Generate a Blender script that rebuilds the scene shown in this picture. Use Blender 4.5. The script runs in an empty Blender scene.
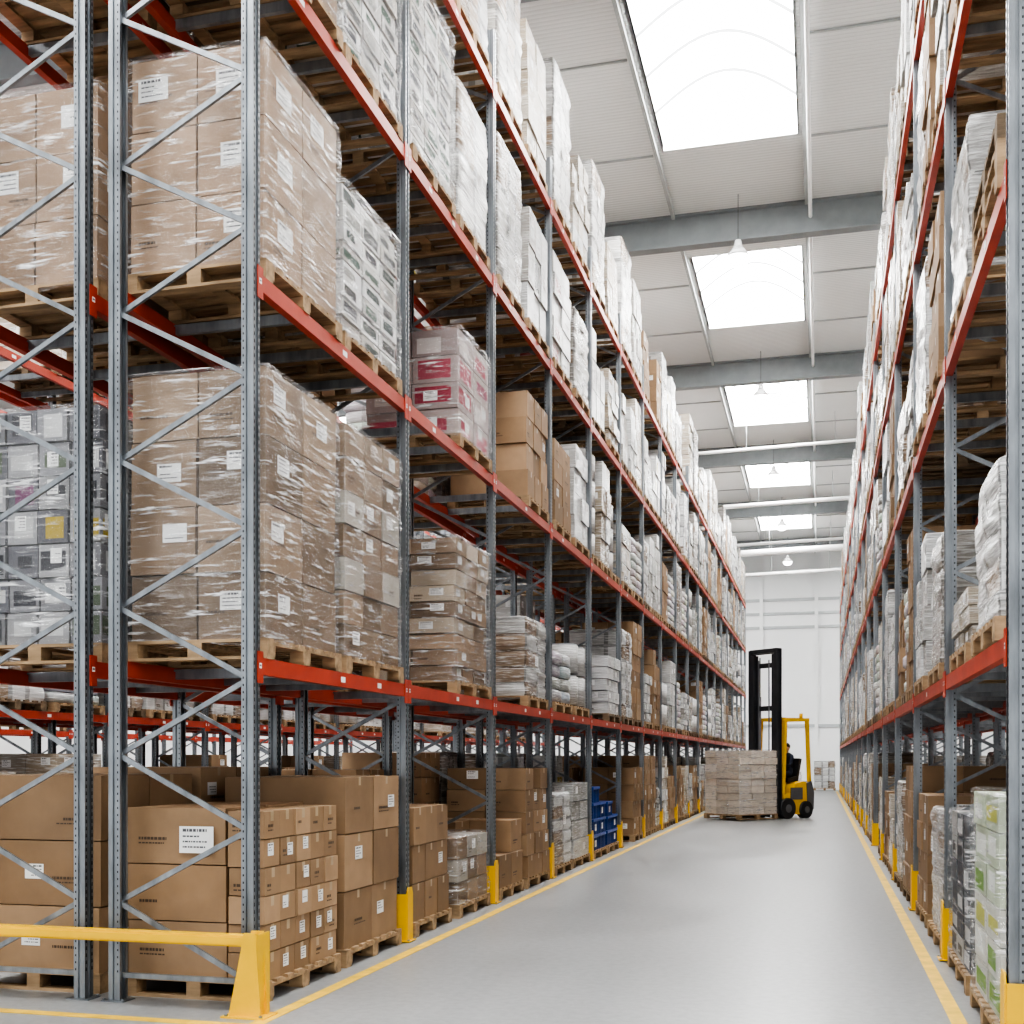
import bpy, bmesh, math, random
from mathutils import Vector, Matrix, noise

scene = bpy.context.scene
R = random.Random(7)
try:
    scene.view_settings.view_transform = 'AgX'
    scene.view_settings.look = 'AgX - High Contrast'
    scene.view_settings.exposure = 0.15
except Exception as ex:
    print(ex)

# ------------------------------------------------------------------ materials
def new_mat(name):
    m = bpy.data.materials.new(name); m.use_nodes = True
    nt = m.node_tree
    for n in list(nt.nodes): nt.nodes.remove(n)
    out = nt.nodes.new('ShaderNodeOutputMaterial')
    return m, nt, out

def N(nt, t, **kw):
    n = nt.nodes.new(t)
    for k, v in kw.items():
        setattr(n, k, v)
    return n

def noise_tex(nt, scale3, scale=1.0, detail=4, rot=(0,0,0), rough=0.55, coord='Object'):
    tc = N(nt, 'ShaderNodeTexCoord')
    mp = N(nt, 'ShaderNodeMapping'); mp.inputs['Scale'].default_value = scale3; mp.inputs['Rotation'].default_value = rot
    nz = N(nt, 'ShaderNodeTexNoise'); nz.inputs['Scale'].default_value = scale; nz.inputs['Detail'].default_value = detail
    nz.inputs['Roughness'].default_value = rough
    nt.links.new(tc.outputs[coord], mp.inputs['Vector']); nt.links.new(mp.outputs[0], nz.inputs['Vector'])
    return nz.outputs['Fac']

def ramp(nt, src, p0, c0, p1, c1):
    r = N(nt, 'ShaderNodeValToRGB')
    e = r.color_ramp.elements
    e[0].position = p0; e[0].color = (*c0, 1) if len(c0) == 3 else c0
    e[1].position = p1; e[1].color = (*c1, 1) if len(c1) == 3 else c1
    nt.links.new(src, r.inputs[0]); return r.outputs[0]

def maprange(nt, src, a, b_, c, d):
    m = N(nt, 'ShaderNodeMapRange'); m.inputs[1].default_value=a; m.inputs[2].default_value=b_; m.inputs[3].default_value=c; m.inputs[4].default_value=d
    nt.links.new(src, m.inputs[0]); return m.outputs[0]

def mixcol(nt, a, b, fac, mode='MIX'):
    m = N(nt, 'ShaderNodeMix', data_type='RGBA', blend_type=mode)
    for s, v in ((m.inputs[6], a), (m.inputs[7], b), (m.inputs[0], fac)):
        if hasattr(v, 'is_output'): nt.links.new(v, s)
        elif isinstance(v, (int, float)): s.default_value = v
        else: s.default_value = (*v, 1)
    return m.outputs[2]

def g(v): return (v, v, v)

def simple(name, col, rough=0.5, metal=0.0, nscale=(3,3,3), var=0.12, bump=0.0, spec=0.5, coord='Object'):
    m, nt, out = new_mat(name)
    b = N(nt, 'ShaderNodeBsdfPrincipled')
    nz = noise_tex(nt, nscale, 1.0, 5, coord=coord)
    c0 = tuple(max(0, c*(1-var)) for c in col); c1 = tuple(min(1, c*(1+var)) for c in col)
    nt.links.new(ramp(nt, nz, .3, c0, .7, c1), b.inputs['Base Color'])
    b.inputs['Roughness'].default_value = rough; b.inputs['Metallic'].default_value = metal
    b.inputs['Specular IOR Level'].default_value = spec
    if bump > 0:
        bp = N(nt, 'ShaderNodeBump'); bp.inputs['Strength'].default_value = bump; bp.inputs['Distance'].default_value = .02
        nt.links.new(nz, bp.inputs['Height']); nt.links.new(bp.outputs[0], b.inputs['Normal'])
    nt.links.new(b.outputs[0], out.inputs[0]); return m

def tinted(name, film=0.0, rough=0.6, bump=0.1, lo=.8, hi=1.05, bd=.02):
    m, nt, out = new_mat(name)
    b = N(nt, 'ShaderNodeBsdfPrincipled')
    at = N(nt, 'ShaderNodeAttribute'); at.attribute_name = 'tint'
    nz = noise_tex(nt, (4,4,4), 1.0, 5)
    col = mixcol(nt, at.outputs['Color'], ramp(nt, nz, .3, g(.82), .7, g(1.0)), 1.0, 'MULTIPLY')
    oi = N(nt, 'ShaderNodeObjectInfo')
    v = maprange(nt, oi.outputs['Random'], 0, 1, lo, hi)
    cc = N(nt, 'ShaderNodeCombineColor')
    for i in range(3): nt.links.new(v, cc.inputs[i])
    col = mixcol(nt, col, cc.outputs[0], 1.0, 'MULTIPLY')
    bsrc = nz
    if film > 0:
        n2 = noise_tex(nt, (3.0,3.0,34), 1.3, 5, rot=(.14,.1,0), rough=.6)
        col = mixcol(nt, col, (.86,.86,.86), ramp(nt, n2, .50, g(film*.02), .70, g(film)))
        bsrc = n2
    nt.links.new(col, b.inputs['Base Color'])
    b.inputs['Roughness'].default_value = rough
    bp = N(nt, 'ShaderNodeBump'); bp.inputs['Strength'].default_value = bump; bp.inputs['Distance'].default_value = bd
    nt.links.new(bsrc, bp.inputs['Height']); nt.links.new(bp.outputs[0], b.inputs['Normal'])
    nt.links.new(b.outputs[0], out.inputs[0]); return m

def film_mat():
    """clear stretch film: mostly transparent, white and glossy along the stretched wrinkles"""
    m, nt, out = new_mat('stretch_film')
    b = N(nt, 'ShaderNodeBsdfPrincipled')
    b.inputs['Base Color'].default_value = (.95,.95,.96,1); b.inputs['Roughness'].default_value = .25
    gl = N(nt, 'ShaderNodeBsdfGlossy'); gl.inputs['Roughness'].default_value = .16; gl.inputs[0].default_value=(1,1,1,1)
    tr = N(nt, 'ShaderNodeBsdfTransparent'); tr.inputs[0].default_value = (.95,.95,.95,1)
    n1 = noise_tex(nt, (2.6,2.6,32), 1.0, 4, rot=(.22,.17,0), rough=.6)
    n3 = noise_tex(nt, (3.4,3.4,27), 1.0, 4, rot=(-.6,-.55,0), rough=.6)
    n2 = noise_tex(nt, (2.6,2.6,3.6), 1.3, 3)
    mxx = N(nt, 'ShaderNodeMath', operation='MAXIMUM'); nt.links.new(n1, mxx.inputs[0]); nt.links.new(n3, mxx.inputs[1])
    a = maprange(nt, mxx.outputs[0], .57, .68, 0, 1)
    k = maprange(nt, n2, .36, .62, .12, .85)
    mm = N(nt, 'ShaderNodeMath', operation='MULTIPLY'); nt.links.new(a, mm.inputs[0]); nt.links.new(k, mm.inputs[1])
    ad = N(nt, 'ShaderNodeMath', operation='ADD'); nt.links.new(mm.outputs[0], ad.inputs[0]); ad.inputs[1].default_value = .045
    bp = N(nt, 'ShaderNodeBump'); bp.inputs['Strength'].default_value = .8; bp.inputs['Distance'].default_value = .04
    nt.links.new(mxx.outputs[0], bp.inputs['Height'])
    nt.links.new(bp.outputs[0], b.inputs['Normal']); nt.links.new(bp.outputs[0], gl.inputs['Normal'])
    mx = N(nt, 'ShaderNodeMixShader'); nt.links.new(ad.outputs[0], mx.inputs[0]); nt.links.new(tr.outputs[0], mx.inputs[1]); nt.links.new(b.outputs[0], mx.inputs[2])
    fr = maprange(nt, a, 0, 1, .035, .14)
    m2 = N(nt, 'ShaderNodeMixShader'); nt.links.new(fr, m2.inputs[0]); nt.links.new(mx.outputs[0], m2.inputs[1]); nt.links.new(gl.outputs[0], m2.inputs[2])
    nt.links.new(m2.outputs[0], out.inputs[0]); return m

def emis(name, col, s):
    m, nt, out = new_mat(name)
    e = N(nt, 'ShaderNodeEmission'); e.inputs[0].default_value = (*col, 1); e.inputs[1].default_value = s
    nt.links.new(e.outputs[0], out.inputs[0]); return m

def floor_mat():
    m, nt, out = new_mat('polished_concrete')
    b = N(nt, 'ShaderNodeBsdfPrincipled')
    n1 = noise_tex(nt, (.6,.35,.5), 1.0, 6)
    n2 = noise_tex(nt, (1.6,.12,1), 1.0, 4, rough=.5)
    n3 = noise_tex(nt, (14,14,14), 1.0, 7, rough=.7)
    c = mixcol(nt, ramp(nt, n1, .3, (.29,.298,.30), .7, (.35,.356,.36)), ramp(nt, n2, .35, g(.90), .65, g(1.0)), .9, 'MULTIPLY')
    c = mixcol(nt, c, ramp(nt, n3, .36, g(.78), .60, g(1.0)), .8, 'MULTIPLY')
    nt.links.new(c, b.inputs['Base Color'])
    nt.links.new(ramp(nt, n1, .3, g(.30), .7, g(.38)), b.inputs['Roughness'])
    bp = N(nt, 'ShaderNodeBump'); bp.inputs['Strength'].default_value = .06; bp.inputs['Distance'].default_value = .01
    nt.links.new(n3, bp.inputs['Height']); nt.links.new(bp.outputs[0], b.inputs['Normal'])
    nt.links.new(b.outputs[0], out.inputs[0]); return m

def corrugated(name, col, freq, axis='X'):
    m, nt, out = new_mat(name)
    b = N(nt, 'ShaderNodeBsdfPrincipled'); b.inputs['Roughness'].default_value = .55
    tc = N(nt, 'ShaderNodeTexCoord'); w = N(nt, 'ShaderNodeTexWave', bands_direction=axis); w.inputs['Scale'].default_value = freq
    nt.links.new(tc.outputs['Object'], w.inputs[0])
    nz = noise_tex(nt, (.4,.4,.4), 1.0, 4)
    c = mixcol(nt, ramp(nt, nz, .3, tuple(x*.92 for x in col), .7, col), ramp(nt, w.outputs[1], .0, g(.86), .3, g(1.0)), 1.0, 'MULTIPLY')
    nt.links.new(c, b.inputs['Base Color'])
    bp = N(nt, 'ShaderNodeBump'); bp.inputs['Strength'].default_value = .35; bp.inputs['Distance'].default_value = .03
    nt.links.new(w.outputs[1], bp.inputs['Height']); nt.links.new(bp.outputs[0], b.inputs['Normal'])
    nt.links.new(b.outputs[0], out.inputs[0]); return m

M = dict(
    carton=tinted('carton_board', 0, .62, .08, .85, 1.05),
    wrapgoods=tinted('wrapped_goods', .70, .2, .7, .72, 1.05, .04),
    plastic=tinted('moulded_plastic', 0, .35, .05),
    film=film_mat(), label=simple('paper_label',(.82,.82,.81),.6,var=.03),
    tape=simple('packing_tape', (.42,.31,.19), .3),
    ink=simple('box_print_ink', (.09,.06,.04), .6),
    toner=simple('label_print', (.10,.10,.11), .6),
    wood=simple('pallet_wood', (.33,.225,.13), .8, nscale=(3,14,14), var=.4, bump=.2),
    wood2=simple('pallet_wood_worn', (.19,.135,.085), .85, nscale=(3,14,14), var=.4, bump=.2),
    steel=simple('galvanised_steel', (.27,.29,.31), .36, .7, nscale=(9,9,2), var=.3),
    slot=simple('punched_slot', (.03,.03,.035), .8),
    red=simple('beam_red_paint', (.43,.052,.026), .42, var=.15),
    yellow=simple('safety_yellow_paint', (.82,.48,.012), .4, var=.08),
    line=simple('floor_line_yellow', (.76,.49,.05), .45, nscale=(6,6,6), var=.22),
    girder=simple('girder_grey_paint', (.24,.26,.27), .5, var=.08),
    purlin=simple('purlin_grey_paint', (.40,.42,.42), .5, var=.08),
    wall=simple('white_wall_panel', (.93,.94,.94), .6, nscale=(.3,.3,.3), var=.02),
    walltrim=simple('wall_trim_grey', (.50,.52,.53), .5, var=.05),
    black=simple('black_rubber', (.02,.02,.022), .6),
    mast=simple('mast_dark_steel', (.035,.037,.042), .4, .3),
    grey=simple('machine_grey', (.12,.12,.13), .45),
    cloth=simple('dark_workwear', (.03,.04,.07), .8),
    skin=simple('skin', (.50,.31,.22), .55, var=.05),
    hair=simple('hair_dark', (.03,.02,.015), .6),
    whitep=simple('white_enamel', (.8,.8,.8), .35, var=.04),
    floor=floor_mat(),
    ceil=corrugated('corrugated_ceiling_sheet', (.73,.735,.725), 3.0, 'Y'),
    sky=emis('translucent_skylight_daylight', (1.0,.998,.985), 23.0),
    rib=emis('skylight_rib_backlit_glow', (.97,.985,1.0), 2.4),  # emission on the glazing bars imitates daylight coming from behind them
    lamp=emis('lamp_glow', (1,1,.98), 8.0),
)

# ------------------------------------------------------------------ mesh builder
class MB:
    def __init__(s): s.v=[]; s.f=[]; s.m=[]; s.t=[]; s.sm=[]; s.mats=[]
    def mi(s, k):
        if k not in s.mats: s.mats.append(k)
        return s.mats.index(k)
    def face(s, idx, k, t=(1,1,1), smooth=False):
        s.f.append(idx); s.m.append(s.mi(k)); s.t.append(t); s.sm.append(smooth)
    def box(s, x0,x1,y0,y1,z0,z1,k,t=(1,1,1)):
        b=len(s.v)
        s.v += [(x0,y0,z0),(x1,y0,z0),(x1,y1,z0),(x0,y1,z0),(x0,y0,z1),(x1,y0,z1),(x1,y1,z1),(x0,y1,z1)]
        for q in ((3,2,1,0),(4,5,6,7),(0,1,5,4),(1,2,6,5),(2,3,7,6),(3,0,4,7)):
            s.face([b+i for i in q],k,t)
    def quad(s, pts, k, t=(1,1,1)):
        b=len(s.v); s.v += [tuple(p) for p in pts]; s.face([b+i for i in range(len(pts))],k,t)
    def prism(s, poly, axis, a, b_, k, t=(1,1,1)):
        n=len(poly); b=len(s.v)
        def P(p,c):
            if axis=='x': return (c,p[0],p[1])
            if axis=='y': return (p[0],c,p[1])
            return (p[0],p[1],c)
        s.v += [P(p,a) for p in poly]+[P(p,b_) for p in poly]
        s.face([b+i for i in range(n)][::-1],k,t); s.face([b+n+i for i in range(n)],k,t)
        for i in range(n):
            j=(i+1)%n; s.face([b+i,b+j,b+n+j,b+n+i],k,t)
    def bar(s, p, q, w, h, k, t=(1,1,1)):
        p=Vector(p); q=Vector(q); d=(q-p).normalized()
        up=Vector((0,1,0)) if abs(d.y)<.9 else Vector((1,0,0))
        a=d.cross(up).normalized()*w/2; c=up*h/2
        b=len(s.v)
        for o in (p,q):
            for u in (-a-c,a-c,a+c,-a+c): s.v.append(tuple(o+u))
        for fq in ((3,2,1,0),(4,5,6,7),(0,1,5,4),(1,2,6,5),(2,3,7,6),(3,0,4,7)): s.face([b+i for i in fq],k,t)
    def cyl(s, c, r, h, k, axis='z', n=20, t=(1,1,1), r2=None):
        if r2 is None: r2=r
        b=len(s.v)
        for j,(hh,rr) in enumerate(((-h/2,r),(h/2,r2))):
            for i in range(n):
                a=2*math.pi*i/n; u,v=math.cos(a)*rr,math.sin(a)*rr
                if axis=='z': s.v.append((c[0]+u,c[1]+v,c[2]+hh))
                elif axis=='y': s.v.append((c[0]+u,c[1]+hh,c[2]+v))
                else: s.v.append((c[0]+hh,c[1]+u,c[2]+v))
        s.face([b+i for i in range(n)][::-1],k,t); s.face([b+n+i for i in range(n)],k,t)
        for i in range(n):
            j=(i+1)%n; s.face([b+i,b+j,b+n+j,b+n+i],k,t,True)
    def tube(s, path, r, k, n=10):
        b=len(s.v); P=[Vector(p) for p in path]
        for i,p in enumerate(P):
            d=(P[min(i+1,len(P)-1)]-P[max(i-1,0)]).normalized(); up=Vector((0,1,0)) if abs(d.y)<.9 else Vector((1,0,0))
            a=d.cross(up).normalized(); c=d.cross(a).normalized()
            for j in range(n):
                t=2*math.pi*j/n; s.v.append(tuple(p+a*math.cos(t)*r+c*math.sin(t)*r))
        for i in range(len(P)-1):
            for j in range(n):
                j2=(j+1)%n; s.face([b+i*n+j,b+i*n+j2,b+(i+1)*n+j2,b+(i+1)*n+j],k,(1,1,1),True)
    def pillow(s, c, sx,sy,sz, k, t, e=.45, nu=14, nv=7):
        b=len(s.v)
        def pw(x): return math.copysign(abs(x)**e,x)
        for j in range(nv+1):
            ph=-math.pi/2+math.pi*j/nv
            for i in range(nu):
                th=2*math.pi*i/nu
                s.v.append((c[0]+sx*pw(math.cos(ph))*pw(math.cos(th)), c[1]+sy*pw(math.cos(ph))*pw(math.sin(th)), c[2]+sz*pw(math.sin(ph))))
        for j in range(nv):
            for i in range(nu):
                i2=(i+1)%nu
                s.face([b+j*nu+i,b+j*nu+i2,b+(j+1)*nu+i2,b+(j+1)*nu+i],k,t,True)
    def mesh(s, name):
        me=bpy.data.meshes.new(name); me.from_pydata(s.v,[],s.f)
        for k in s.mats: me.materials.append(M[k])
        me.polygons.foreach_set('material_index', s.m)
        me.polygons.foreach_set('use_smooth', s.sm)
        at=me.attributes.new('tint','FLOAT_COLOR','CORNER')
        buf=[]
        for f,t in zip(s.f,s.t): buf += [t[0],t[1],t[2],1.0]*len(f)
        at.data.foreach_set('color', buf)
        me.update(); return me

col = scene.collection
def obj(name, me, loc=(0,0,0), rz=0, parent=None):
    o=bpy.data.objects.new(name, me); o.location=loc; o.rotation_euler=(0,0,rz)
    if parent: o.parent=parent
    col.objects.link(o); return o
def empty(name, loc=(0,0,0), rz=0):
    o=bpy.data.objects.new(name,None); o.empty_display_size=.3; o.location=loc; o.rotation_euler=(0,0,rz); col.objects.link(o); return o

# ------------------------------------------------------------------ constants
YA, SP_A = 7.36, 3.05
YR, SP_R = 7.15, 3.45
XA_F = -3.78; DEPTH = 1.03
LV = [2.35, 5.0, 7.35, 9.65]
BH = .058
CEIL = 13.7
YEND = 70.0

# ------------------------------------------------------------------ rack parts (local: aisle side = +x, y along row)
def frame_mesh(H=10.35):
    b=MB()
    for xc,sg in ((0,1),(-DEPTH,-1)):
        def X(a): return xc+sg*a
        def bx(xa,xb,ya,yb):
            x0,x1=sorted((X(xa),X(xb))); b.box(x0,x1,ya,yb,.006,H,'steel')
        t=.004
        bx(.045-t,.045,-.05,-.018); bx(.045-t,.045,.018,.05)
        bx(.028,.028+t,-.018,.018); bx(.028,.045,-.021,-.018); bx(.028,.045,.018,.021)
        bx(-.045,-.012,-.05,-.05+t); bx(-.045,-.012,.05-t,.05)
        bx(.012,.045-t,-.05,-.05+t); bx(.012,.045-t,.05-t,.05)
        bx(-.012,.012,-.038,-.034); bx(-.012,.012,.034,.038)
        bx(-.015,-.011,-.05,-.034); bx(.011,.015,-.05,-.034); bx(-.015,-.011,.034,.05); bx(.011,.015,.034,.05)
        bx(-.045,-.045+t,-.046,-.026); bx(-.045,-.045+t,.026,.046)
        b.box(xc-.09,xc+.09,-.075,.075,0,.008,'steel')
        for q in (-.075,.075): b.cyl((xc+q,-.06,.014),.012,.014,'steel',n=8)
        z=.2
        while z<H-.05:
            for yy in (-.034,.034):
                x=X(.0458); b.quad([(x,yy-.007,z),(x,yy+.007,z),(x,yy+.005,z+.026),(x,yy-.005,z+.026)],'slot')
            for ys in (-.0508,.0508):
                for xo in (-.029,):
                    x=X(xo); b.quad([(x-.005,ys,z+.005),(x+.005,ys,z+.005),(x+.005,ys,z+.020),(x-.005,ys,z+.020)],'slot')
            z+=.05
    z=.18; side=0; step=.52
    b.bar((-.0,0,z),(-DEPTH,0,z),.035,.03,'steel')
    while z+step<H:
        xa,xb=(-.01,-DEPTH+.01) if side==0 else (-DEPTH+.01,-.01)
        b.bar((xa,-.012+.024*side,z),(xb,-.012+.024*side,z+step),.036,.024,'steel')
        z+=step; side=1-side
    b.bar((-.0,0,z),(-DEPTH,0,z),.035,.03,'steel')
    return b.mesh('upright_frame_mesh')

def bay_mesh(L, seed):
    rr=random.Random(seed)
    b=MB()
    for z in LV:
        for xo,sg in ((0,1),(-DEPTH,-1)):
            x0,x1=sorted((xo,xo+sg*.046))
            b.box(x0,x1,.052,L-.052,z-BH,z+BH,'red')
            xl0,xl1=sorted((xo-sg*.014,xo)); b.box(xl0,xl1,.052,L-.052,z-BH,z+BH-.03,'red')
            xp0,xp1=sorted((xo+sg*.046,xo+sg*.053))
            b.box(xp0,xp1,.002,.085,z-.12,z+.10,'red'); b.box(xp0,xp1,L-.085,L-.002,z-.12,z+.10,'red')
            xs=xo+sg*.0472
            for yy in (L*.24,L*.5,L*.76):
                yy+=rr.uniform(-.1,.1)
                if rr.random()<.6:
                    q=[(xs,yy-.045,z-.022),(xs,yy+.045,z-.022),(xs,yy+.045,z+.022),(xs,yy-.045,z+.022)]
                    b.quad(q if sg>0 else q[::-1],'label')
            xq=xo+sg*.0538
            for ya in (.025,L-.06):
                b.quad([(xq,ya,z-.018),(xq,ya+.035,z-.018),(xq,ya+.035,z+.018),(xq,ya,z+.018)],'label')
                b.quad([(xq+sg*.0005,ya+.006,z-.004),(xq+sg*.0005,ya+.029,z-.004),(xq+sg*.0005,ya+.029,z+.008),(xq+sg*.0005,ya+.006,z+.008)],'toner')
        for f in (.25,.5,.75):
            b.box(-DEPTH,0,L*f-.02,L*f+.02,z-.03,z+BH-.012,'steel')
    return b.mesh('beam_set_mesh')

def prot():
    b=MB()
    poly=[(-.075,0),(.075,0),(.075,.44),(.05,.50),(-.05,.50),(-.075,.44)]
    b.prism(poly,'x',.06,.072,'yellow')
    b.box(-.05,.06,-.082,-.072,0,.44,'yellow'); b.box(-.05,.06,.072,.082,0,.44,'yellow')
    b.box(-.05,.10,-.10,.10,0,.01,'yellow')
    b.cyl((.085,-.08,.015),.012,.012,'steel',n=8); b.cyl((.085,.08,.015),.012,.012,'steel',n=8)
    return b.mesh('protector_mesh')
PM=prot()
FRAME=frame_mesh()
BAY={SP_A:[bay_mesh(SP_A,i) for i in range(2)], SP_R:[bay_mesh(SP_R,i+5) for i in range(2)]}

class Row:
    def __init__(s, xf, y0, sp, n, face, protect=0, skipfirst=False):
        s.xf=xf; s.y0=y0; s.sp=sp; s.n=n; s.face=face
        s.e=empty('pallet_rack',(xf,y0,0))
        for i in range(n+1):
            obj('upright_frame_%d'%(i+1),FRAME,(0,i*sp,0),0 if face>0 else math.pi,s.e)
            if protect and not (skipfirst and i==0):
                obj('upright_protector_%d'%(i+1),PM,(0,i*sp,.009),0 if face>0 else math.pi,s.e)
        for i in range(n):
            y=i*sp if face>0 else (i+1)*sp
            obj('beam_set_%d'%(i+1),BAY[sp][i%2],(0,y,0),0 if face>0 else math.pi,s.e)
    def place(s, name, me, bay, yc, lvl, jr=0.0, dx=0.0):
        z=0.0 if lvl==0 else LV[lvl-1]+BH
        x=s.xf+s.face*(-DEPTH/2+dx); y=s.y0+bay*s.sp+yc
        return obj(name,me,(x,y,z+.001),(0 if s.face>0 else math.pi)+jr)

# ------------------------------------------------------------------ loads
def pallet(b, w, d, z=0.0, k='wood', rr=R):
    h=.144; x0,x1=-d/2,d/2; y0,y1=-w/2,w/2
    nb=max(5,int(w/.16))
    pit=(w-.1)/(nb-1)
    for i in range(nb):
        y=y0+i*pit; b.box(x0,x1,y,y+.1,z+h-.022,z+h,k)
    for fx in (0,.5,1):
        x=x0+fx*(d-.11); b.box(x,x+.11,y0,y1,z+h-.044,z+h-.022,k)
        for fy in (0,.5,1):
            y=y0+fy*(w-.13); b.box(x,x+.11,y,y+.13,z+.022,z+h-.044,k)
    for fy in (0,.5,1):
        y=y0+fy*(w-.11); b.box(x0,x1,y,y+.11,z,z+.022,k)
    return h

BROWN=[(.38,.245,.14),(.33,.21,.118),(.41,.27,.16),(.36,.23,.13)]
GBROWN=[(.33,.22,.135),(.27,.18,.11),(.38,.26,.165),(.21,.14,.085)]
PALE=[(.72,.72,.71),(.58,.57,.55),(.80,.80,.80),(.48,.45,.41)]
CREAM=[(.50,.41,.31),(.55,.47,.37),(.62,.55,.46)]
PRINTS=[(.08,.10,.16),(.35,.05,.05),(.70,.70,.69),(.72,.72,.70),(.10,.22,.12),(.12,.12,.13),(.70,.69,.66),(.55,.45,.12)]

def textrow(b, axis, s, p0, p1, z, h, k, rr):
    p=p0
    while p<p1-.006:
        w=min(rr.uniform(.008,.03),p1-p)
        if axis=='x': q=[(s,p,z),(s,p+w,z),(s,p+w,z+h),(s,p,z+h)]
        else: q=[(p,s,z),(p+w,s,z),(p+w,s,z+h),(p,s,z+h)]
        b.quad(q,k); p+=w+rr.uniform(.004,.008)

def lab_quad(b, axis, s, out, c, z, lw, lh, rr):
    a0,a1,z0,z1=c-lw/2,c+lw/2,z-lh/2,z+lh/2
    if axis=='x': b.quad([(s,a0,z0),(s,a1,z0),(s,a1,z1),(s,a0,z1)],'label')
    else: b.quad([(a0,s,z0),(a1,s,z0),(a1,s,z1),(a0,s,z1)],'label')
    s2=s+out*.001; n=4
    for i in range(n):
        zz=z1-lh*(.2+.2*i); hh=lh*(.11 if i==0 else .06)
        if rr.random()<.85: textrow(b,axis,s2,a0+lw*.1,a0+lw*rr.uniform(.5,.9),zz,hh,'toner',rr)

def grid(b, x0,x1,y0,y1,z0,h,nx,ny,nz,tints,k,rr,gap=.006,jit=.004,lab=0.0,tape=False,top_drop=0.0,stripe=None,ink=0.0,lsz=1.0):
    dx=(x1-x0)/nx; dy=(y1-y0)/ny; dz=h/nz
    for c in range(nz):
        ja=rr.uniform(-jit,jit)*1.5; jb=rr.uniform(-jit,jit)*1.5
        for i in range(nx):
            for j in range(ny):
                if 0<i<nx-1 and 0<j<ny-1 and c<nz-1: continue
                if c==nz-1 and rr.random()<top_drop: continue
                t=rr.choice(tints); v=rr.uniform(.82,1.12); t=tuple(q*v for q in t)
                a=x0+i*dx+gap/2+ja+rr.uniform(-jit,jit); e=y0+j*dy+gap/2+jb+rr.uniform(-jit,jit)
                za=z0+c*dz; zb=za+dz-gap*.6
                xa,xb,ya,yb=a,a+dx-gap,e,e+dy-gap
                b.box(xa,xb,ya,yb,za,zb,k,t)
                if tape:
                    m_=(ya+yb)/2
                    if c==nz-1: b.box(xa,xb,m_-.025,m_+.025,zb,zb+.0008,'tape')
                    for xs in (xa-.001,xb+.001):
                        b.quad([(xs,m_-.025,zb-.07),(xs,m_+.025,zb-.07),(xs,m_+.025,zb),(xs,m_-.025,zb)],'tape')
                if stripe:
                    st=rr.choice(stripe)
                    zz0=za+(zb-za)*rr.uniform(.1,.3); zz1=za+(zb-za)*rr.uniform(.65,.9)
                    f0,f1=rr.uniform(.04,.2),rr.uniform(.6,.96)
                    for xs in (xa-.0015,xb+.0015):
                        p,q=ya+f0*(yb-ya),ya+f1*(yb-ya); b.quad([(xs,p,zz0),(xs,q,zz0),(xs,q,zz1),(xs,p,zz1)],k,st)
                    for ys in (ya-.0015,yb+.0015):
                        p,q=xa+f0*(xb-xa),xa+f1*(xb-xa); b.quad([(p,ys,zz0),(q,ys,zz0),(q,ys,zz1),(p,ys,zz1)],k,st)
                if ink>0 and rr.random()<ink:
                    lw=min(.28,dy*rr.uniform(.3,.5)); cy=ya+rr.uniform(.1,.4)*(yb-ya); cz=za+rr.uniform(.3,.5)*(zb-za)
                    for r_ in range(rr.choice([1,2,2])):
                        wv=lw*rr.uniform(.5,1); hh=.02 if r_==0 else .010
                        for xs in (xb+.002,xa-.002): textrow(b,'x',xs,cy,cy+wv,cz-r_*.028,hh,'ink',rr)
                        cx=xa+.12*(xb-xa)
                        for ys in (ya-.002,yb+.002): textrow(b,'y',ys,cx,cx+wv,cz-r_*.028,hh,'ink',rr)
                if lab>0 and rr.random()<lab:
                    lw=min(.16*lsz,dy*.35*lsz); lh=min(.11*lsz,dz*.45); cy=ya+rr.uniform(.3,.7)*(yb-ya); cz=za+rr.uniform(.5,.7)*(zb-za)
                    lab_quad(b,'x',xb+.003,1,cy,cz,lw,lh,rr); lab_quad(b,'x',xa-.003,-1,cy,cz,lw,lh,rr)
                    if rr.random()<.7:
                        cx=xa+rr.uniform(.3,.7)*(xb-xa); lw=min(.16*lsz,dx*.35*lsz)
                        lab_quad(b,'y',ya-.003,-1,cx,cz,lw,lh,rr); lab_quad(b,'y',yb+.003,1,cx,cz,lw,lh,rr)

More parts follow.
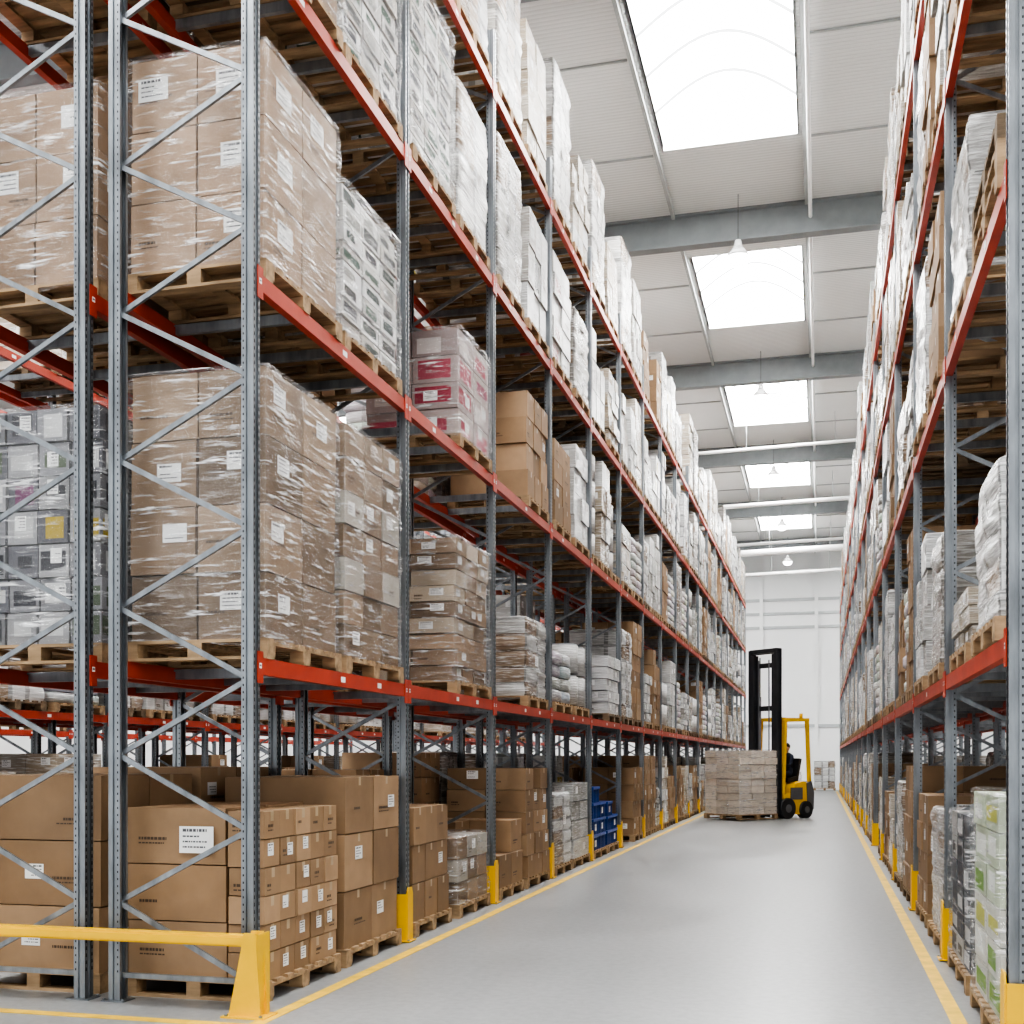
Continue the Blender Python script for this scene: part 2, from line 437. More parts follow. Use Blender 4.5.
def wrap(b, w, d, z0, z1, k, t, seed, amp=.012, off=.018, rad=.035, rows=36, seg=22, pinch=0, layers=None, ncol=2):
    sd=seed*13.7; rr=random.Random(seed*7+1)
    pts=[]; cid=[]
    def side(p,q,base):
        for i in range(seg): pts.append((p[0]+(q[0]-p[0])*i/seg, p[1]+(q[1]-p[1])*i/seg)); cid.append(base+int(i/seg*ncol))
    def cor(x,y): pts.append((x,y)); cid.append(cid[-1])
    X,Y=d/2+off,w/2+off
    side((-X,-Y+rad),(-X,Y-rad),0); cor(-X+rad*.3,Y-rad*.3)
    side((-X+rad,Y),(X-rad,Y),ncol); cor(X-rad*.3,Y-rad*.3)
    side((X,Y-rad),(X,-Y+rad),2*ncol); cor(X-rad*.3,-Y+rad*.3)
    side((X-rad,-Y),(-X+rad,-Y),3*ncol); cor(-X+rad*.3,-Y+rad*.3)
    n=len(pts); base=len(b.v)
    for j in range(rows+1):
        z=z0+(z1-z0)*j/rows
        for (x,y) in pts:
            nn=noise.noise(Vector((x*2.2+sd,y*2.2,z*14+.8*x+.9*y)))*amp+noise.noise(Vector((x*2.5+sd,y*2.5,z*3)))*amp*1.2
            if pinch: nn-=abs(math.cos((z-z0)/(z1-z0)*pinch*math.pi))**8*.012
            nn=max(nn,-.012)
            L=max(abs(x)/X,abs(y)/Y)
            f=1+nn/max(X,Y)
            zz=z+ (noise.noise(Vector((x*4+sd,y*4,5)))*.05 if j in(0,) else 0)
            b.v.append((x*f,y*f,zz))
    tt={}
    for j in range(rows):
        lj=int(j/rows*(layers or 1)); seam=layers and int((j+1)/rows*layers)!=lj
        for i in range(n):
            i2=(i+1)%n
            if layers:
                key=(lj,cid[i])
                if key not in tt:
                    v=rr.uniform(.72,1.05); tt[key]=tuple(q*v for q in (t if rr.random()<.8 else (.36,.26,.18)))
                tj=tt[key]
                if seam or cid[i]!=cid[i2]: tj=tuple(q*.5 for q in tj)
            else: tj=t
            b.face([base+j*n+i,base+(j+1)*n+i,base+(j+1)*n+i2,base+j*n+i2],k,tj,True)
    tb=len(b.v)
    for (x,y) in pts: b.v.append((x*.93,y*.93,z1+.012+noise.noise(Vector((x*6+sd,y*6,0)))*.01))
    b.v.append((0,0,z1+.008)); c=len(b.v)-1
    for i in range(n):
        i2=(i+1)%n
        b.face([base+rows*n+i,tb+i,tb+i2,base+rows*n+i2],k,t,True); b.face([tb+i,c,tb+i2],k,t,True)

CACHE={}
def load(kind, w, h, seed, d=1.13):
    key=(kind,w,h,seed,d)
    if key in CACHE: return CACHE[key]
    rr=random.Random(seed*101+int(h*100)+int(w*10)); b=MB()
    z=pallet(b,w,d,0,'wood' if seed%2 else 'wood2',rr)
    gw,gd=w-.04,d-.03
    X,Y=gd/2,gw/2
    if kind=='carton':
        nz=max(2,round(h/.32)); ny=rr.choice([2,3]) if w>1 else 2
        grid(b,-X,X,-Y,Y,z,h,2,ny,nz,BROWN,'carton',rr,gap=.012,jit=.012,lab=.3,tape=True,top_drop=.12,ink=.5)
    elif kind=='bigcarton':
        grid(b,-X,X,-Y,Y,z,h,1,2,3,BROWN,'carton',rr,gap=.014,jit=.008,lab=.7,tape=True,ink=.7)
    elif kind=='endcarton':
        grid(b,-X,X-.30,-Y,Y,z,h,1,2,3,BROWN,'carton',rr,gap=.014,jit=.004,lab=0,ink=1)
        grid(b,X-.29,X,-Y,Y,z,h-.02,1,5,6,BROWN,'carton',rr,gap=.012,jit=.008,lab=.35,tape=True,ink=.5)
        lab_quad(b,'y',-Y-.012,-1,.02,z+h*.81,.27,.19,rr)
    elif kind=='wrapcarton':
        nz=max(3,round(h/.46))
        grid(b,-X+.015,X-.015,-Y+.015,Y-.015,z,h,2,2,nz,GBROWN,'carton',rr,gap=.016,jit=.005,lab=.7,ink=.7,lsz=1.2)
        wrap(b,gw,gd,z-.03,z+h+.01,'film',(1,1,1),seed,pinch=nz)
    elif kind=='wrapcases':
        nz=max(3,round(h/.29))
        grid(b,-X+.015,X-.015,-Y+.015,Y-.015,z,h,3,3,nz,GBROWN+[(.48,.44,.38)],'carton',rr,gap=.016,jit=.006,lab=.4,ink=.5)
        wrap(b,gw,gd,z-.03,z+h+.01,'film',(1,1,1),seed,pinch=nz)
    elif kind=='wrapbrown':
        grid(b,-X+.015,X-.015,-Y+.015,Y-.015,z,h,2,2,max(2,round(h/.52)),[(.33,.21,.125),(.36,.235,.145)],'carton',rr,gap=.016,jit=.003,lab=.5,ink=.6,lsz=1.5)
        wrap(b,gw,gd,z-.03,z+h+.01,'film',(1,1,1),seed,pinch=3)
    elif kind=='trays':
        nz=max(5,round(h/.16))
        grid(b,-X+.015,X-.015,-Y+.015,Y-.015,z,h,2,3,nz,PALE,'carton',rr,gap=.03,jit=.008,stripe=[(.015,.035,.03),(.02,.022,.035),(.30,.30,.28),(.02,.07,.04),(.03,.03,.03)])
        wrap(b,gw,gd,z-.02,z+h+.01,'film',(1,1,1),seed)
    elif kind=='flatbox':
        nz=max(5,round(h/.17))
        grid(b,-X+.02,X-.02,-Y+.02,Y-.02,z,h,2,3,nz,GBROWN+CREAM[:1],'carton',rr,gap=.02,jit=.02,lab=.4,ink=.3)
        wrap(b,gw,gd,z-.02,z+h+.01,'film',(1,1,1),seed)
    elif kind=='retail':
        nz=max(3,round(h/.25))
        grid(b,-X+.015,X-.015,-Y+.015,Y-.015,z,h,4,4,nz,[(.26,.26,.28),(.38,.38,.39),(.14,.14,.16)],'carton',rr,gap=.018,jit=.006,
             stripe=[(.03,.03,.04),(.06,.06,.07),(.55,.40,.03),(.09,.12,.07),(.6,.6,.6),(.20,.05,.14),(.7,.7,.7),(.03,.03,.04),(.05,.05,.06)],lab=.4)
        wrap(b,gw,gd,z-.02,z+h+.01,'film',(1,1,1),seed)
    elif kind=='magenta':
        grid(b,-X+.015,X-.015,-Y+.015,Y-.015,z,h,2,2,4,[(.42,.33,.31),(.36,.28,.27)],'carton',rr,gap=.018,jit=.006,stripe=[(.34,.015,.05),(.26,.02,.07),(.60,.54,.52),(.40,.04,.08)],lab=.3)
        wrap(b,gw,gd,z-.02,z+h+.01,'film',(1,1,1),seed)
    elif kind=='white':
        nz=rr.choice([3,4,5,6,7]); ny=rr.choice([2,2,3])
        tt=[rr.choice(PALE+PALE+CREAM)]*2+[rr.choice(PALE)]
        grid(b,-X,X,-Y,Y,z,h,2,ny,nz,tt,'wrapgoods',rr,gap=.022,jit=.016,lab=.4,top_drop=.15,ink=.35,stripe=[rr.choice(PRINTS)]+[tt[0]]*2 if rr.random()<.5 else None)
    elif kind=='whitewrap':
        t=rr.choice(PALE); L=rr.choice([3,4,5,6])
        wrap(b,gw,gd,z-.03,z+h,'wrapgoods',t,seed,amp=.02,off=-.01,rows=30,seg=12,pinch=L,layers=L,ncol=rr.choice([2,3]))
        b.box(-X+.03,X-.03,-Y+.03,Y-.03,z,z+h-.02,'carton',t)
        lab_quad(b,'x',X+.022,1,rr.uniform(-.2,.2),z+h*rr.uniform(.45,.75),.18,.14,rr)
    elif kind=='cream':
        grid(b,-X,X,-Y,Y,z,h,2,2,max(3,round(h/.33)),CREAM,'wrapgoods',rr,gap=.018,jit=.01,lab=.3,top_drop=.2,ink=.3)
    elif kind=='sacks':
        t=rr.choice([(.75,.75,.74),(.68,.67,.64),(.6,.62,.64)]); nz=max(3,round(h/.17)); dz=h/nz
        for c in range(nz):
            for i in range(2):
                for j in range(2):
                    b.pillow((-X/2+i*X+rr.uniform(-.02,.02),-Y/2+j*Y+rr.uniform(-.02,.02),z+dz*(c+.5)),X/2*.99,Y/2*.99,dz*.56,'wrapgoods',tuple(q*rr.uniform(.85,1.05) for q in t),e=.4)
    elif kind=='drums':
        t=(.78,.78,.77); r=min(X,Y)/2*.97; nz=max(1,round(h/.5)); dz=h/nz
        for c in range(nz):
            for i in (-1,1):
                for j in (-1,1):
                    cx,cy=i*X/2,j*Y/2; zc=z+dz*(c+.5)
                    b.cyl((cx,cy,zc),r,dz*.9,'wrapgoods',t=t); b.cyl((cx,cy,zc+dz*.46),r*.9,dz*.07,'plastic',t=(.3,.32,.35))
    elif kind=='crates':
        t=(.012,.06,.27)
        nz=max(2,round(h/.26)); dz=h/nz
        for c in range(nz):
            for i in range(2):
                for j in range(2):
                    if c==nz-1 and (i,j)==(1,1): continue
                    xa,xb=-X+i*X+.008,-X+(i+1)*X-.008; ya,yb=-Y+j*Y+.008,-Y+(j+1)*Y-.008; za=z+c*dz
                    b.box(xa+.02,xb-.02,ya+.02,yb-.02,za,za+dz*.85,'plastic',t)
                    b.box(xa,xb,ya,yb,za+dz*.80,za+dz*.97,'plastic',tuple(q*1.6 for q in t))
                    for q in range(5):
                        yy=ya+.03+q*(yb-ya-.08)/4; b.box(xb-.022,xb-.008,yy,yy+.02,za,za+dz*.8,'plastic',t); b.box(xa+.008,xa+.022,yy,yy+.02,za,za+dz*.8,'plastic',t)
                    if rr.random()<.5: lab_quad(b,'x',xb+.001,1,ya+.2,za+.12,.18,.11,rr)
    elif kind=='palletstack':
        n=max(2,int(h/.144))
        for i in range(n): pallet(b,w,d,.146*(i+1),'wood' if (i+seed)%2 else 'wood2',rr)
    elif kind=='dark':
        grid(b,-X+.01,X-.01,-Y+.01,Y-.01,z,h,2,3,max(4,round(h/.2)),[(.03,.035,.05),(.06,.07,.08),(.4,.4,.38)],'carton',rr,gap=.014,jit=.006,stripe=[(.5,.5,.5),(.03,.03,.04),(.06,.06,.07),(.03,.03,.03)])
        wrap(b,gw,gd,z-.02,z+h+.01,'film',(1,1,1),seed)
    elif kind=='green':
        grid(b,-X+.01,X-.01,-Y+.01,Y-.01,z,h,2,2,max(4,round(h/.24)),[(.46,.52,.38),(.60,.60,.54)],'carton',rr,gap=.018,jit=.005,stripe=[(.13,.28,.02),(.7,.72,.68),(.45,.45,.07),(.2,.35,.05)])
        wrap(b,gw,gd,z-.02,z+h+.01,'film',(1,1,1),seed)
    me=b.mesh(kind+'_load_mesh'); CACHE[key]=me; return me

NAMES=dict(carton='cardboard_box_pallet',bigcarton='cardboard_box_pallet',endcarton='cardboard_box_pallet',wrapcarton='shrink_wrapped_carton_pallet',wrapcases='shrink_wrapped_carton_pallet',
 wrapbrown='shrink_wrapped_carton_pallet',trays='shrink_wrapped_tray_pallet',flatbox='shrink_wrapped_carton_pallet',retail='shrink_wrapped_retail_goods_pallet',
 magenta='shrink_wrapped_carton_pallet',white='white_goods_pallet',whitewrap='stretch_wrapped_pallet',cream='cream_box_pallet',sacks='sack_pallet',drums='drum_pallet',
 crates='blue_crate_pallet',palletstack='wooden_pallet_stack',dark='shrink_wrapped_dark_goods_pallet',green='shrink_wrapped_retail_goods_pallet')

def put(row, bay, slot, lvl, kind, w, h, seed, yc=None):
    if yc is None:
        m=.09; wd=(row.sp-2*m)/2
        yc=m+wd*(slot+.5)
    row.place(NAMES[kind], load(kind,w,h,seed), bay, yc, lvl, R.uniform(-.012,.012), R.uniform(-.01,.02))

HMAX=[1.75,2.15,1.9,1.85,2.2]
POOL={'low':['carton','carton','cream','white','carton','whitewrap','cream','white'],
      'mid':['white','whitewrap','white','cream','white','whitewrap','drums','carton','sacks'],
      'up':['white','whitewrap','white','cream','whitewrap','white','whitewrap','carton']}
def fill(row, bays, lvls, p_empty=.06, full=False):
    for bay in bays:
        for l in lvls:
            pool=POOL['low' if l==0 else 'mid' if l<3 else 'up']
            three=R.random()<.35
            n=3 if three else 2
            w=.86 if three else R.choice([1.15,1.25])
            m=.09; wd=(row.sp-2*m)/n
            for s in range(n):
                if R.random()<p_empty: continue
                k=R.choice(pool); H=HMAX[l]
                hs=[.5,.65,.8,.95] if l<=1 and not full else [.6,.72,.85,.97]
                h=round(H*R.choice(hs),2)
                if k=='sacks': h=min(h,1.3)
                put(row,bay,s,l,k,w,h,R.choice([1,2,3]),yc=m+wd*(s+.5))

# rows ---------------------------------------------------------------
A=Row(XA_F,YA,SP_A,18,1,True,True)
B=Row(-6.12,YA,SP_A,18,-1)
RR=Row(1.07,YR,SP_R,17,-1,True)
RB=Row(3.41,YR,SP_R,17,1)
C=Row(-10.97,YA,SP_A,14,1)
D=Row(-13.31,YA,SP_A,14,-1)
E=Row(-18.16,YA,SP_A,12,1)

W=1.32
put(A,0,0,0,'endcarton',W,1.22,1);      put(A,0,1,0,'bigcarton',W,1.42,3)
put(A,0,0,1,'wrapcarton',W,1.92,3);     put(A,0,1,1,'wrapcases',W,1.92,5)
put(A,0,0,2,'wrapbrown',W,1.55,1);      put(A,0,1,2,'trays',W,1.25,1)
put(A,0,0,3,'wrapcarton',W,1.6,7);      put(A,0,1,3,'trays',W,1.75,3)
put(A,0,0,4,'whitewrap',W,1.9,1);       put(A,0,1,4,'white',W,1.9,1)
put(A,1,0,0,'carton',1.2,1.10,1);       put(A,1,1,0,'wrapcases',1.25,.72,15)
put(A,1,1,1,'flatbox',W,1.55,1)
put(A,1,1,2,'magenta',1.25,1.15,1)
put(A,1,0,3,'trays',W,1.75,5);          put(A,1,1,3,'whitewrap',1.2,1.5,3)
put(A,1,0,4,'white',W,1.8,3);           put(A,1,1,4,'whitewrap',W,1.9,5)
put(A,2,0,0,'carton',1.2,.80,5);        put(A,2,1,0,'carton',W,1.45,3)
put(A,2,1,1,'whitewrap',1.2,1.05,7)
put(A,2,1,2,'carton',1.25,1.40,5)
put(A,2,0,3,'whitewrap',1.2,1.75,9);    put(A,2,1,3,'white',1.2,1.5,5)
put(A,2,0,4,'whitewrap',1.25,2.0,11);   put(A,2,1,4,'cream',1.2,1.7,7)
put(A,3,0,0,'whitewrap',1.2,1.05,13);   put(A,3,1,0,'white',W,1.2,9)
put(A,3,0,1,'sacks',1.2,.75,1);         put(A,3,1,1,'drums',1.2,1.0,1)
put(A,3,0,2,'carton',1.2,1.2,7);        put(A,3,1,2,'white',1.2,1.5,3)
put(A,3,0,3,'white',1.25,1.6,11);       put(A,3,1,3,'whitewrap',1.2,1.3,15)
put(A,3,0,4,'whitewrap',1.2,2.1,17);    put(A,3,1,4,'white',1.2,1.6,13)
put(A,4,0,0,'crates',W,1.1,1);          put(A,4,1,0,'crates',1.2,.8,3)
fill(A,range(4,5),[1,2,3,4]); fill(A,range(5,18),[0,1,2,3,4])
put(B,0,0,0,'bigcarton',W,1.45,7);      put(B,0,1,0,'bigcarton',W,1.5,9)
put(B,0,0,1,'retail',W,1.75,1);         put(B,0,1,1,'carton',W,1.5,9)
put(B,0,0,2,'wrapbrown',W,1.45,3);      put(B,0,1,2,'carton',W,.9,9)
put(B,0,0,3,'wrapbrown',W,1.5,5);       put(B,0,1,3,'carton',W,1.5,11)
put(B,1,0,0,'carton',W,1.35,13);        put(B,1,1,0,'carton',W,1.45,15)
put(B,1,1,1,'carton',W,1.5,17);         put(B,1,0,2,'carton',W,1.3,19)
fill(B,range(1,2),[3,4],.1); fill(B,range(2,10),[0,1,2,3,4],.2); fill(B,range(10,18),[0,1,2,3,4],.3)
put(RR,0,0,0,'green',W,1.35,1);         put(RR,0,1,0,'dark',W,1.15,3)
put(RR,0,0,1,'whitewrap',1.2,.95,19);   put(RR,0,1,1,'cream',1.2,.42,5)
put(RR,0,0,2,'palletstack',W,.30,1);    put(RR,0,1,2,'whitewrap',1.2,1.2,29)
put(RR,0,0,3,'white',W,1.7,15);         put(RR,0,1,3,'carton',W,1.6,21)
put(RR,0,0,4,'whitewrap',W,1.9,21);     put(RR,0,1,4,'white',W,1.9,17)
put(RR,1,0,0,'whitewrap',1.2,1.1,23);   put(RR,1,1,0,'carton',1.2,1.2,1)
put(RR,1,0,1,'whitewrap',1.2,1.15,25);  put(RR,1,1,1,'white',1.2,1.45,19)
put(RR,1,0,2,'carton',1.2,1.5,23);      put(RR,1,1,2,'whitewrap',1.2,1.6,27)
fill(RR,range(1,2),[3,4],0); fill(RR,range(2,17),[0,1,2,3,4],.04,True)
fill(RB,range(0,6),[0,1,2,3],.3)
fill(C,range(0,12),[0,1],.25); fill(C,range(0,5),[2,3],.3); fill(D,range(0,8),[0,1],.3); fill(E,range(0,6),[0,1],.3)

# ------------------------------------------------------------------ room shell
X0,X1,Y0=-27.0,9.5,-9.0
b=MB(); b.box(X0,X1,Y0,YEND,-.2,0,'floor'); obj('floor',b.mesh('floor'))
b=MB(); b.box(X0,X1,YEND,YEND+.3,0,CEIL+.3,'wall'); obj('wall_back',b.mesh('wall_back'))
b=MB(); b.box(X0-.3,X0,Y0,YEND,0,CEIL+.3,'wall'); obj('wall_left',b.mesh('wall_left'))
b=MB(); b.box(X1,X1+.3,Y0,YEND,0,CEIL+.3,'wall'); obj('wall_right',b.mesh('wall_right'))
for i,z in enumerate((3.6,9.3,10.1,10.9)):
    b=MB(); b.box(X0,X1,YEND-.08,YEND-.002,z,z+.16,'walltrim'); obj('trim_%d'%(i+1),b.mesh('trim'))
for i,x in enumerate((-6.4,-3.3,-.2,2.9)):
    b=MB(); b.box(x-.10,x+.10,YEND-.16,YEND-.09,0,CEIL-.01,'walltrim' if i in (0,3) else 'wall'); obj('trim_%d'%(i+5),b.mesh('trim'))
SKX=[(-2.98,-.42),(-10.0,-7.4),(-17.2,-14.6),(5.2,7.8)]
SKY=[(-1.4+9.9*i,3.4+9.9*i) for i in range(-0,7)]
b=MB()
xs=[X0]
for a,c in sorted(SKX): xs+=[a,c]
xs.append(X1)
ys=[Y0]
for a,c in SKY: ys+=[a,c]
ys.append(YEND)
for i in range(len(xs)-1):
    for j in range(len(ys)-1):
        if i%2==1 and j%2==1: continue
        b.box(xs[i],xs[i+1],ys[j],ys[j+1],CEIL,CEIL+.12,'ceil')
obj('ceiling',b.mesh('ceiling'))
def skylight_mesh(w,l):
    b=MB(); n=14; H=.62
    prof=[(-w/2+w*i/n, .14+H*math.sin(math.pi*i/n)) for i in range(n+1)]
    for i in range(n):
        (xa,za),(xb,zb)=prof[i],prof[i+1]
        b.quad([(xa,0,za),(xa,l,za),(xb,l,zb),(xb,0,zb)],'sky')
    for y in (0,l):
        b.quad([(-w/2,y,.02)]+[(x,y,z) for x,z in prof]+[(w/2,y,.02)],'sky')
    b.box(-w/2-.05,-w/2,-.05,l+.05,.0,.18,'whitep'); b.box(w/2,w/2+.05,-.05,l+.05,.0,.18,'whitep')
    for f in (.25,.5,.75):
        y=f*l
        for i in range(n):
            (xa,za),(xb,zb)=prof[i],prof[i+1]
            b.bar((xa,y,za-.03),(xb,y,zb-.03),.04,.05,'rib')
    return b.mesh('skylight_mesh')
SKM={}
k=0
for (a,c) in SKX:
    w=round(c-a,2)
    if w not in SKM: SKM[w]=skylight_mesh(w,4.8)
    for (p,q) in SKY:
        k+=1; obj('window_%d'%k,SKM[w],((a+c)/2,p,CEIL))
def girder():
    b=MB(); b.box(X0,X1,-.14,.14,-.70,-.66,'girder'); b.box(X0,X1,-.14,.14,-.04,0,'girder'); b.box(X0,X1,-.02,.02,-.66,-.04,'girder')
    return b.mesh('girder_mesh')
G=girder()
GY=[-3.6,6.3,16.9,26.1,36.0,45.9,55.8,65.7]
for y in GY: obj('ceiling_girder',G,(0,y,CEIL-.002))
b=MB()
for x in [-3.12,-.28,-10.2,2.8,5.0,8.0]:
    for i in range(len(GY)):
        y0=GY[i]+.15; y1=GY[i+1]-.15 if i<len(GY)-1 else YEND-.2
        b.box(x-.035,x+.035,y0,y1,CEIL-.12,CEIL-.002,'purlin')
obj('ceiling_purlin_set',b.mesh('purlins'))
b=MB()
y=Y0+2.6
while y<YEND:
    if not any(abs(y-gy)<.3 for gy in GY):
        for (xa,xb) in [(-7.3,-3.2),(-.2,2.7)]: b.box(xa,xb,y-.015,y+.015,CEIL-.04,CEIL-.002,'purlin')
    y+=3.3
obj('ceiling_batten_set',b.mesh('battens'))
b=MB(); b.cyl((-.20,33,CEIL-.32),.04,70,'whitep',axis='y',n=10)
y=0
while y<66: b.box(-.21,-.19,y,y+.02,CEIL-.3,CEIL-.002,'purlin'); y+=4
obj('ceiling_service_pipe',b.mesh('pipe'))
# cross pipes / ducts further down the aisle
for (y,z,r) in ((42.0,12.55,.06),(50.5,12.4,.09),(57.4,12.0,.07),(61.5,12.3,.16),(64.2,11.6,.10)):
    b=MB(); path=[(-4.6,y,CEIL-.01),(-4.6,y,z+.35)]
    for i in range(7):
        a=math.pi/2*i/6; path.append((-4.25-.35*math.cos(a),y,z+.35-.35*math.sin(a)))
    path+=[(-1.5,y,z+.05),(1.4,y,z+.12),(9.4,y,z+.12)]
    b.tube(path,r,'whitep')
    for x in (-2.5,.5,2.4,6): b.cyl((x,y,(z+CEIL+.1)/2),.012,CEIL-z-.1,'purlin',n=6)
    obj('ceiling_duct',b.mesh('duct'))
def lamp():
    b=MB(); b.cyl((0,0,-.50),.008,1.0,'grey'); b.cyl((0,0,-1.06),.10,.16,'whitep',r2=.06); b.cyl((0,0,-1.24),.27,.22,'whitep',r2=.10); b.cyl((0,0,-1.355),.25,.02,'lamp')
    b.pillow((0,0,-1.42),.22,.22,.12,'lamp',(1,1,1),e=1.0)
    return b.mesh('lamp_mesh')
LM=lamp()
for y in GY[3:]:
    obj('high_bay_lamp',LM,(-1.68,y-.75,CEIL-.005))
b=MB(); b.box(-3.56,-3.46,7.02,64,0.0005,.003,'line'); b.box(-16,-3.46,6.80,6.90,.0005,.003,'line'); b.box(-3.56,-3.46,6.90,7.02,.0005,.003,'line')
obj('floor_line_marking',b.mesh('line_l'))
b=MB(); b.box(.82,.92,4.0,66,.0005,.003,'line'); obj('floor_line_marking',b.mesh('line_r'))

e=empty('rack_end_guard_rail',(-3.62,7.12,0))
b=MB()
b.box(-6.6,-.02,-.05,.03,.465,.54,'yellow'); b.box(-6.6,-.02,-.062,-.05,.478,.527,'yellow')
obj('rail',b.mesh('rail'),parent=e)
b=MB()
b.prism([(-.16,.01),(.07,.01),(.07,.03),(.035,.56),(-.05,.56),(-.07,.44)],'y',.035,.05,'yellow')
b.prism([(-.16,.01),(.07,.01),(.07,.03),(.035,.56),(-.05,.56),(-.07,.44)],'y',-.075,-.063,'yellow')
b.box(.03,.042,-.07,.12,.01,.55,'yellow'); b.box(-.2,.11,-.11,.10,0,.012,'yellow')
for q in (-.17,.08): b.cyl((q,-.09,.018),.013,.014,'steel',n=8)
obj('corner_post',b.mesh('corner_post'),parent=e)
for i,x in enumerate((-2.75,-6.4)):
    b=MB(); b.box(x-.05,x+.05,.03,.11,0,.6,'yellow'); b.box(x-.11,x+.11,-.02,.15,0,.012,'yellow'); obj('post_%d'%(i+1),b.mesh('post'),parent=e)

# ------------------------------------------------------------------ forklift
FX,FY=-1.55,35.0
ang=math.atan2(-.759,-.649)
def forklift():
    e=empty('forklift_truck',(FX,FY,0),ang)
    b=MB()
    side=[(-1.40,.28),(-1.35,.12),(-.30,.12),(-.22,.30),(-.22,.70),(-.62,.74),(-.70,1.00),(-1.05,1.08),(-1.35,1.0),(-1.42,.60)]
    b.prism(side,'y',-.52,.52,'yellow')
    b.prism([(-1.46,.25),(-1.22,.25),(-1.18,1.02),(-1.36,1.08),(-1.48,.75)],'y',-.56,.56,'grey')
    b.box(-.62,-.24,-.48,.48,.701,.72,'black'); b.box(-1.0,-.5,-.545,-.521,.55,.9,'grey'); b.box(-1.0,-.5,.521,.545,.55,.9,'grey')
    obj('body',b.mesh('forklift_body'),parent=e)
    b=MB()
    b.prism([(-1.12,1.08),(-.70,1.05),(-.68,1.17),(-1.08,1.22),(-1.18,1.75),(-1.28,1.73)],'y',-.26,.26,'black')
    obj('seat',b.mesh('seat'),parent=e)
    b=MB()
    b.prism([(-.30,.7),(-.20,.7),(-.24,1.25),(-.38,1.28)],'y',-.4,.4,'grey')
    b.bar((-.38,0,1.25),(-.52,0,1.48),.04,.04,'black')
    for i in range(16):
        a0,a1=2*math.pi*i/16,2*math.pi*(i+1)/16
        b.bar((-.52+.08*math.cos(a0),.18*math.sin(a0),1.48+.14*math.cos(a0)),(-.52+.08*math.cos(a1),.18*math.sin(a1),1.48+.14*math.cos(a1)),.03,.03,'black')
    obj('dashboard_and_wheel',b.mesh('dash'),parent=e)
    b=MB()
    for y in (-.47,.47):
        b.bar((-.24,y,.70),(-.34,y,2.86),.09,.09,'yellow'); b.bar((-1.36,y,1.0),(-1.26,y,2.86),.09,.09,'yellow')
        b.bar((-1.30,y,2.88),(-.28,y,2.88),.09,.09,'yellow')
    for i in range(6):
        x=-.4-i*.145; b.box(x-.02,x+.02,-.5,.5,2.86,2.92,'yellow')
    b.box(-1.34,-1.24,-.5,.5,2.84,2.93,'yellow'); b.box(-.34,-.26,-.5,.5,2.84,2.93,'yellow')
    b.cyl((-1.2,.3,3.0),.05,.14,'yellow')
    obj('overhead_guard',b.mesh('guard'),parent=e)
    b=MB()
    for (x,r) in ((-.34,.30),(-1.12,.25)):
        for y in (-.50,.50):
            b.cyl((x,y,r),r,.2,'black',axis='y',n=28); b.cyl((x,y*1.21,r),r*.4,.02,'grey',axis='y',n=20)
    obj('wheels',b.mesh('wheels'),parent=e)
    b=MB()
    for y in (-.50,.50):
        for (xx,zt,off) in ((0,4.9,0),(.0,4.75,.095)):
            yy=y-math.copysign(off,y)
            b.box(-.07,.09,yy-.016,yy+.016,.12,zt,'mast'); b.box(-.10,-.065,yy-.055,yy+.055,.12,zt,'mast'); b.box(.07,.105,yy-.055,yy+.055,.12,zt,'mast')
        b.cyl((-.12,y*.62,1.9),.04,3.3,'grey'); b.cyl((-.12,y*.62,4.1),.025,1.2,'steel')
        b.box(.04,.055,y*.4-.02,y*.4+.02,.5,4.6,'grey')
    for z in (.35,1.6,3.2,4.85,4.45): b.box(-.11,-.06,-.54,.54,z-.07,z+.07,'mast')
    b.box(-.08,.08,-.52,.52,4.80,4.92,'mast')
    obj('mast',b.mesh('mast'),parent=e)
    b=MB()
    for z in (.25,.75): b.box(.11,.16,-.5,.5,z-.06,z+.06,'mast')
    for y in (-.48,-.24,0,.24,.48): b.box(.11,.14,y-.015,y+.015,.75,1.3,'mast')
    b.box(.11,.14,-.5,.5,1.27,1.31,'mast')
    for y in (-.3,.3):
        b.box(.16,.20,y-.06,y+.06,.06,.85,'mast'); b.box(.16,1.35,y-.06,y+.06,.075,.115,'mast')
    obj('carriage_and_forks',b.mesh('forks'),parent=e)
    rr=random.Random(4); b=MB(); w,d=1.4,1.55
    z=pallet(b,w,d,.03,'wood')+.03
    grid(b,-d/2+.02,d/2-.02,-w/2+.02,w/2-.02,z,1.8,3,3,9,[(.64,.56,.47),(.70,.62,.53),(.74,.67,.59)],'carton',rr,gap=.018,jit=.010)
    wrap(b,w-.03,d-.03,z,z+1.81,'film',(1,1,1),3,amp=.018,pinch=9)
    c=math.cos(ang); s=math.sin(ang); lx=.215+d/2
    obj('shrink_wrapped_carton_pallet',b.mesh('carried_load'),(FX+lx*c,FY+lx*s,0.0),ang)
forklift()

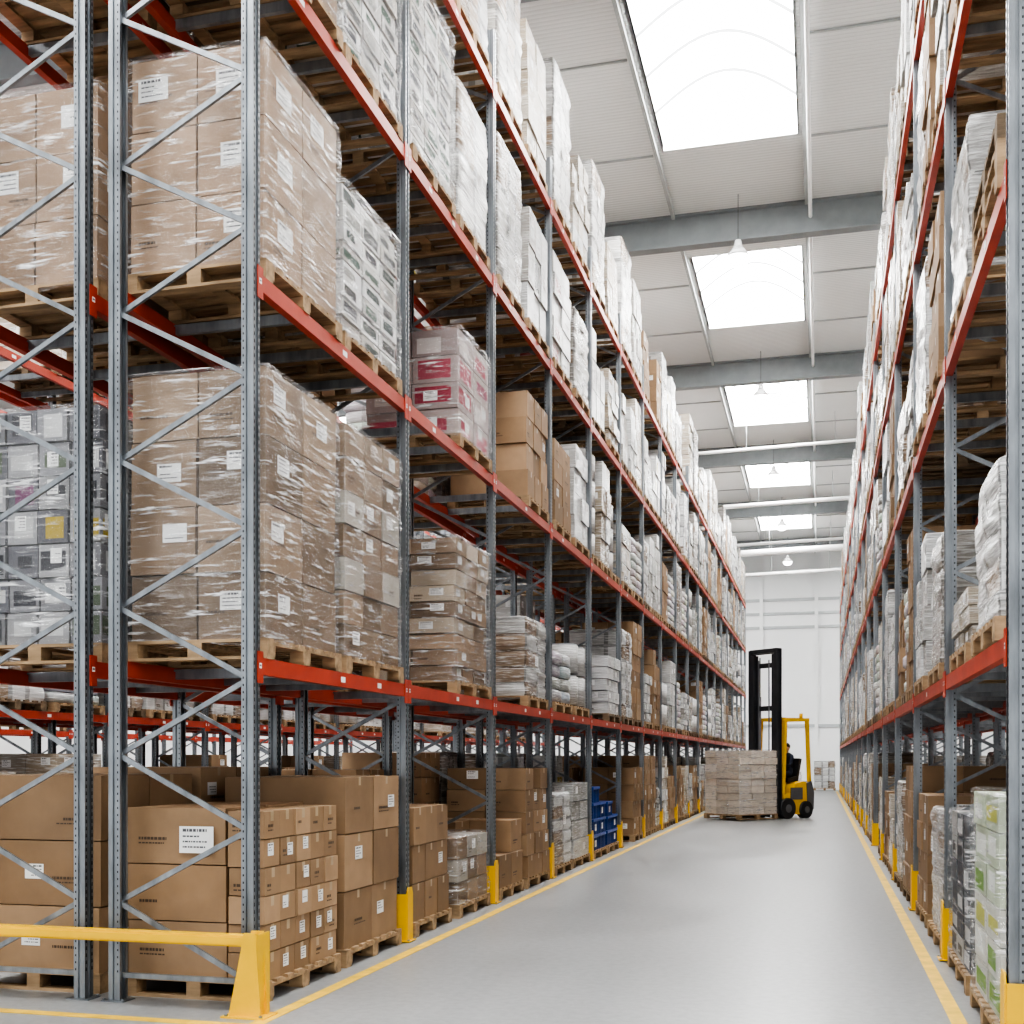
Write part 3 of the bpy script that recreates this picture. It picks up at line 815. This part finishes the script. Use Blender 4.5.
def operator():
    e=empty('forklift_operator',(FX,FY,0),ang)
    me=bpy.data.meshes.new('clothed_body'); bm=bmesh.new(); sk=bm.verts.layers.skin.verify()
    def V(p,r,root=False):
        v=bm.verts.new(p); v[sk].radius=(r,r); v[sk].use_root=root; return v
    pel=V((-.98,0,1.32),.15,True); wa=V((-1.0,0,1.48),.135); ch=V((-.98,0,1.70),.155); sh=V((-.96,0,1.83),.11); nk=V((-.94,0,1.92),.055)
    for a,c in ((pel,wa),(wa,ch),(ch,sh),(sh,nk)): bm.edges.new((a,c))
    for s in (-1,1):
        a=V((-.95,s*.19,1.80),.065); el=V((-.80,s*.25,1.54),.05); wr=V((-.60,s*.19,1.56),.035)
        bm.edges.new((sh,a)); bm.edges.new((a,el)); bm.edges.new((el,wr))
        h=V((-.92,s*.10,1.29),.095); kn=V((-.56,s*.15,1.30),.07); an=V((-.48,s*.15,.85),.045); toe=V((-.34,s*.16,.78),.04)
        bm.edges.new((pel,h)); bm.edges.new((h,kn)); bm.edges.new((kn,an)); bm.edges.new((an,toe))
    bm.to_mesh(me); bm.free(); me.materials.append(M['cloth'])
    o=obj('clothed_body',me,parent=e); o.modifiers.new('skin','SKIN').use_smooth_shade=True
    o.modifiers.new('sub','SUBSURF').levels=1; o.modifiers['sub'].render_levels=1
    b=MB()
    b.pillow((-.92,0,2.06),.095,.078,.12,'skin',(1,1,1),e=1.0,nu=20,nv=12)
    b.pillow((-.94,0,2.10),.098,.085,.105,'hair',(1,1,1),e=1.0,nu=20,nv=12)
    b.cyl((-.93,0,1.95),.048,.10,'skin',n=12)
    b.prism([(-.835,2.03),(-.805,2.025),(-.832,2.07)],'y',-.012,.012,'skin')
    for s in (-1,1):
        b.pillow((-.93,s*.082,2.05),.018,.008,.03,'skin',(1,1,1),e=1.0)
        b.pillow((-.838,s*.03,2.07),.008,.012,.006,'hair',(1,1,1),e=1.0)
    b.box(-.836,-.828,-.022,.022,1.995,2.0,'hair')
    obj('head',b.mesh('head'),parent=e)
    b=MB()
    for s in (-1,1):
        b.pillow((-.57,s*.18,1.56),.045,.02,.04,'skin',(1,1,1),e=.8)
        for f in range(4):
            z=1.59-f*.02; L=(.030,.034,.032,.026)[f]
            b.bar((-.54,s*.18,z),(-.51,s*.175,z),.015,.015,'skin'); b.bar((-.51,s*.175,z),(-.51+.003,s*(.175-L),z),.014,.014,'skin')
        b.bar((-.58,s*.165,1.59),(-.545,s*.145,1.605),.018,.018,'skin')
    obj('hands',b.mesh('hands'),parent=e)
operator()
obj('stretch_wrapped_pallet',load('whitewrap',1.2,1.5,23,1.0),(.25,68.3,.001),math.pi/2)
obj('white_goods_pallet',load('white',1.2,.9,9,1.0),(-1.6,68.4,.001),math.pi/2)

# ------------------------------------------------------------------ world + camera
w=bpy.data.worlds.new('overcast_daylight'); scene.world=w; w.use_nodes=True
bg=w.node_tree.nodes.get('Background') or w.node_tree.nodes.new('ShaderNodeBackground')
bg.inputs[0].default_value=(.965,.985,1,1); bg.inputs[1].default_value=1.05

cam=bpy.data.cameras.new('camera'); co=bpy.data.objects.new('camera',cam); col.objects.link(co)
co.location=(0,0,1.7); co.rotation_euler=(math.pi/2,0,math.atan(308/1177))
cam.sensor_width=36; cam.lens=1177/1024*36; cam.shift_y=248/1024; cam.clip_end=300
scene.camera=co
print('objects',len(bpy.data.objects))
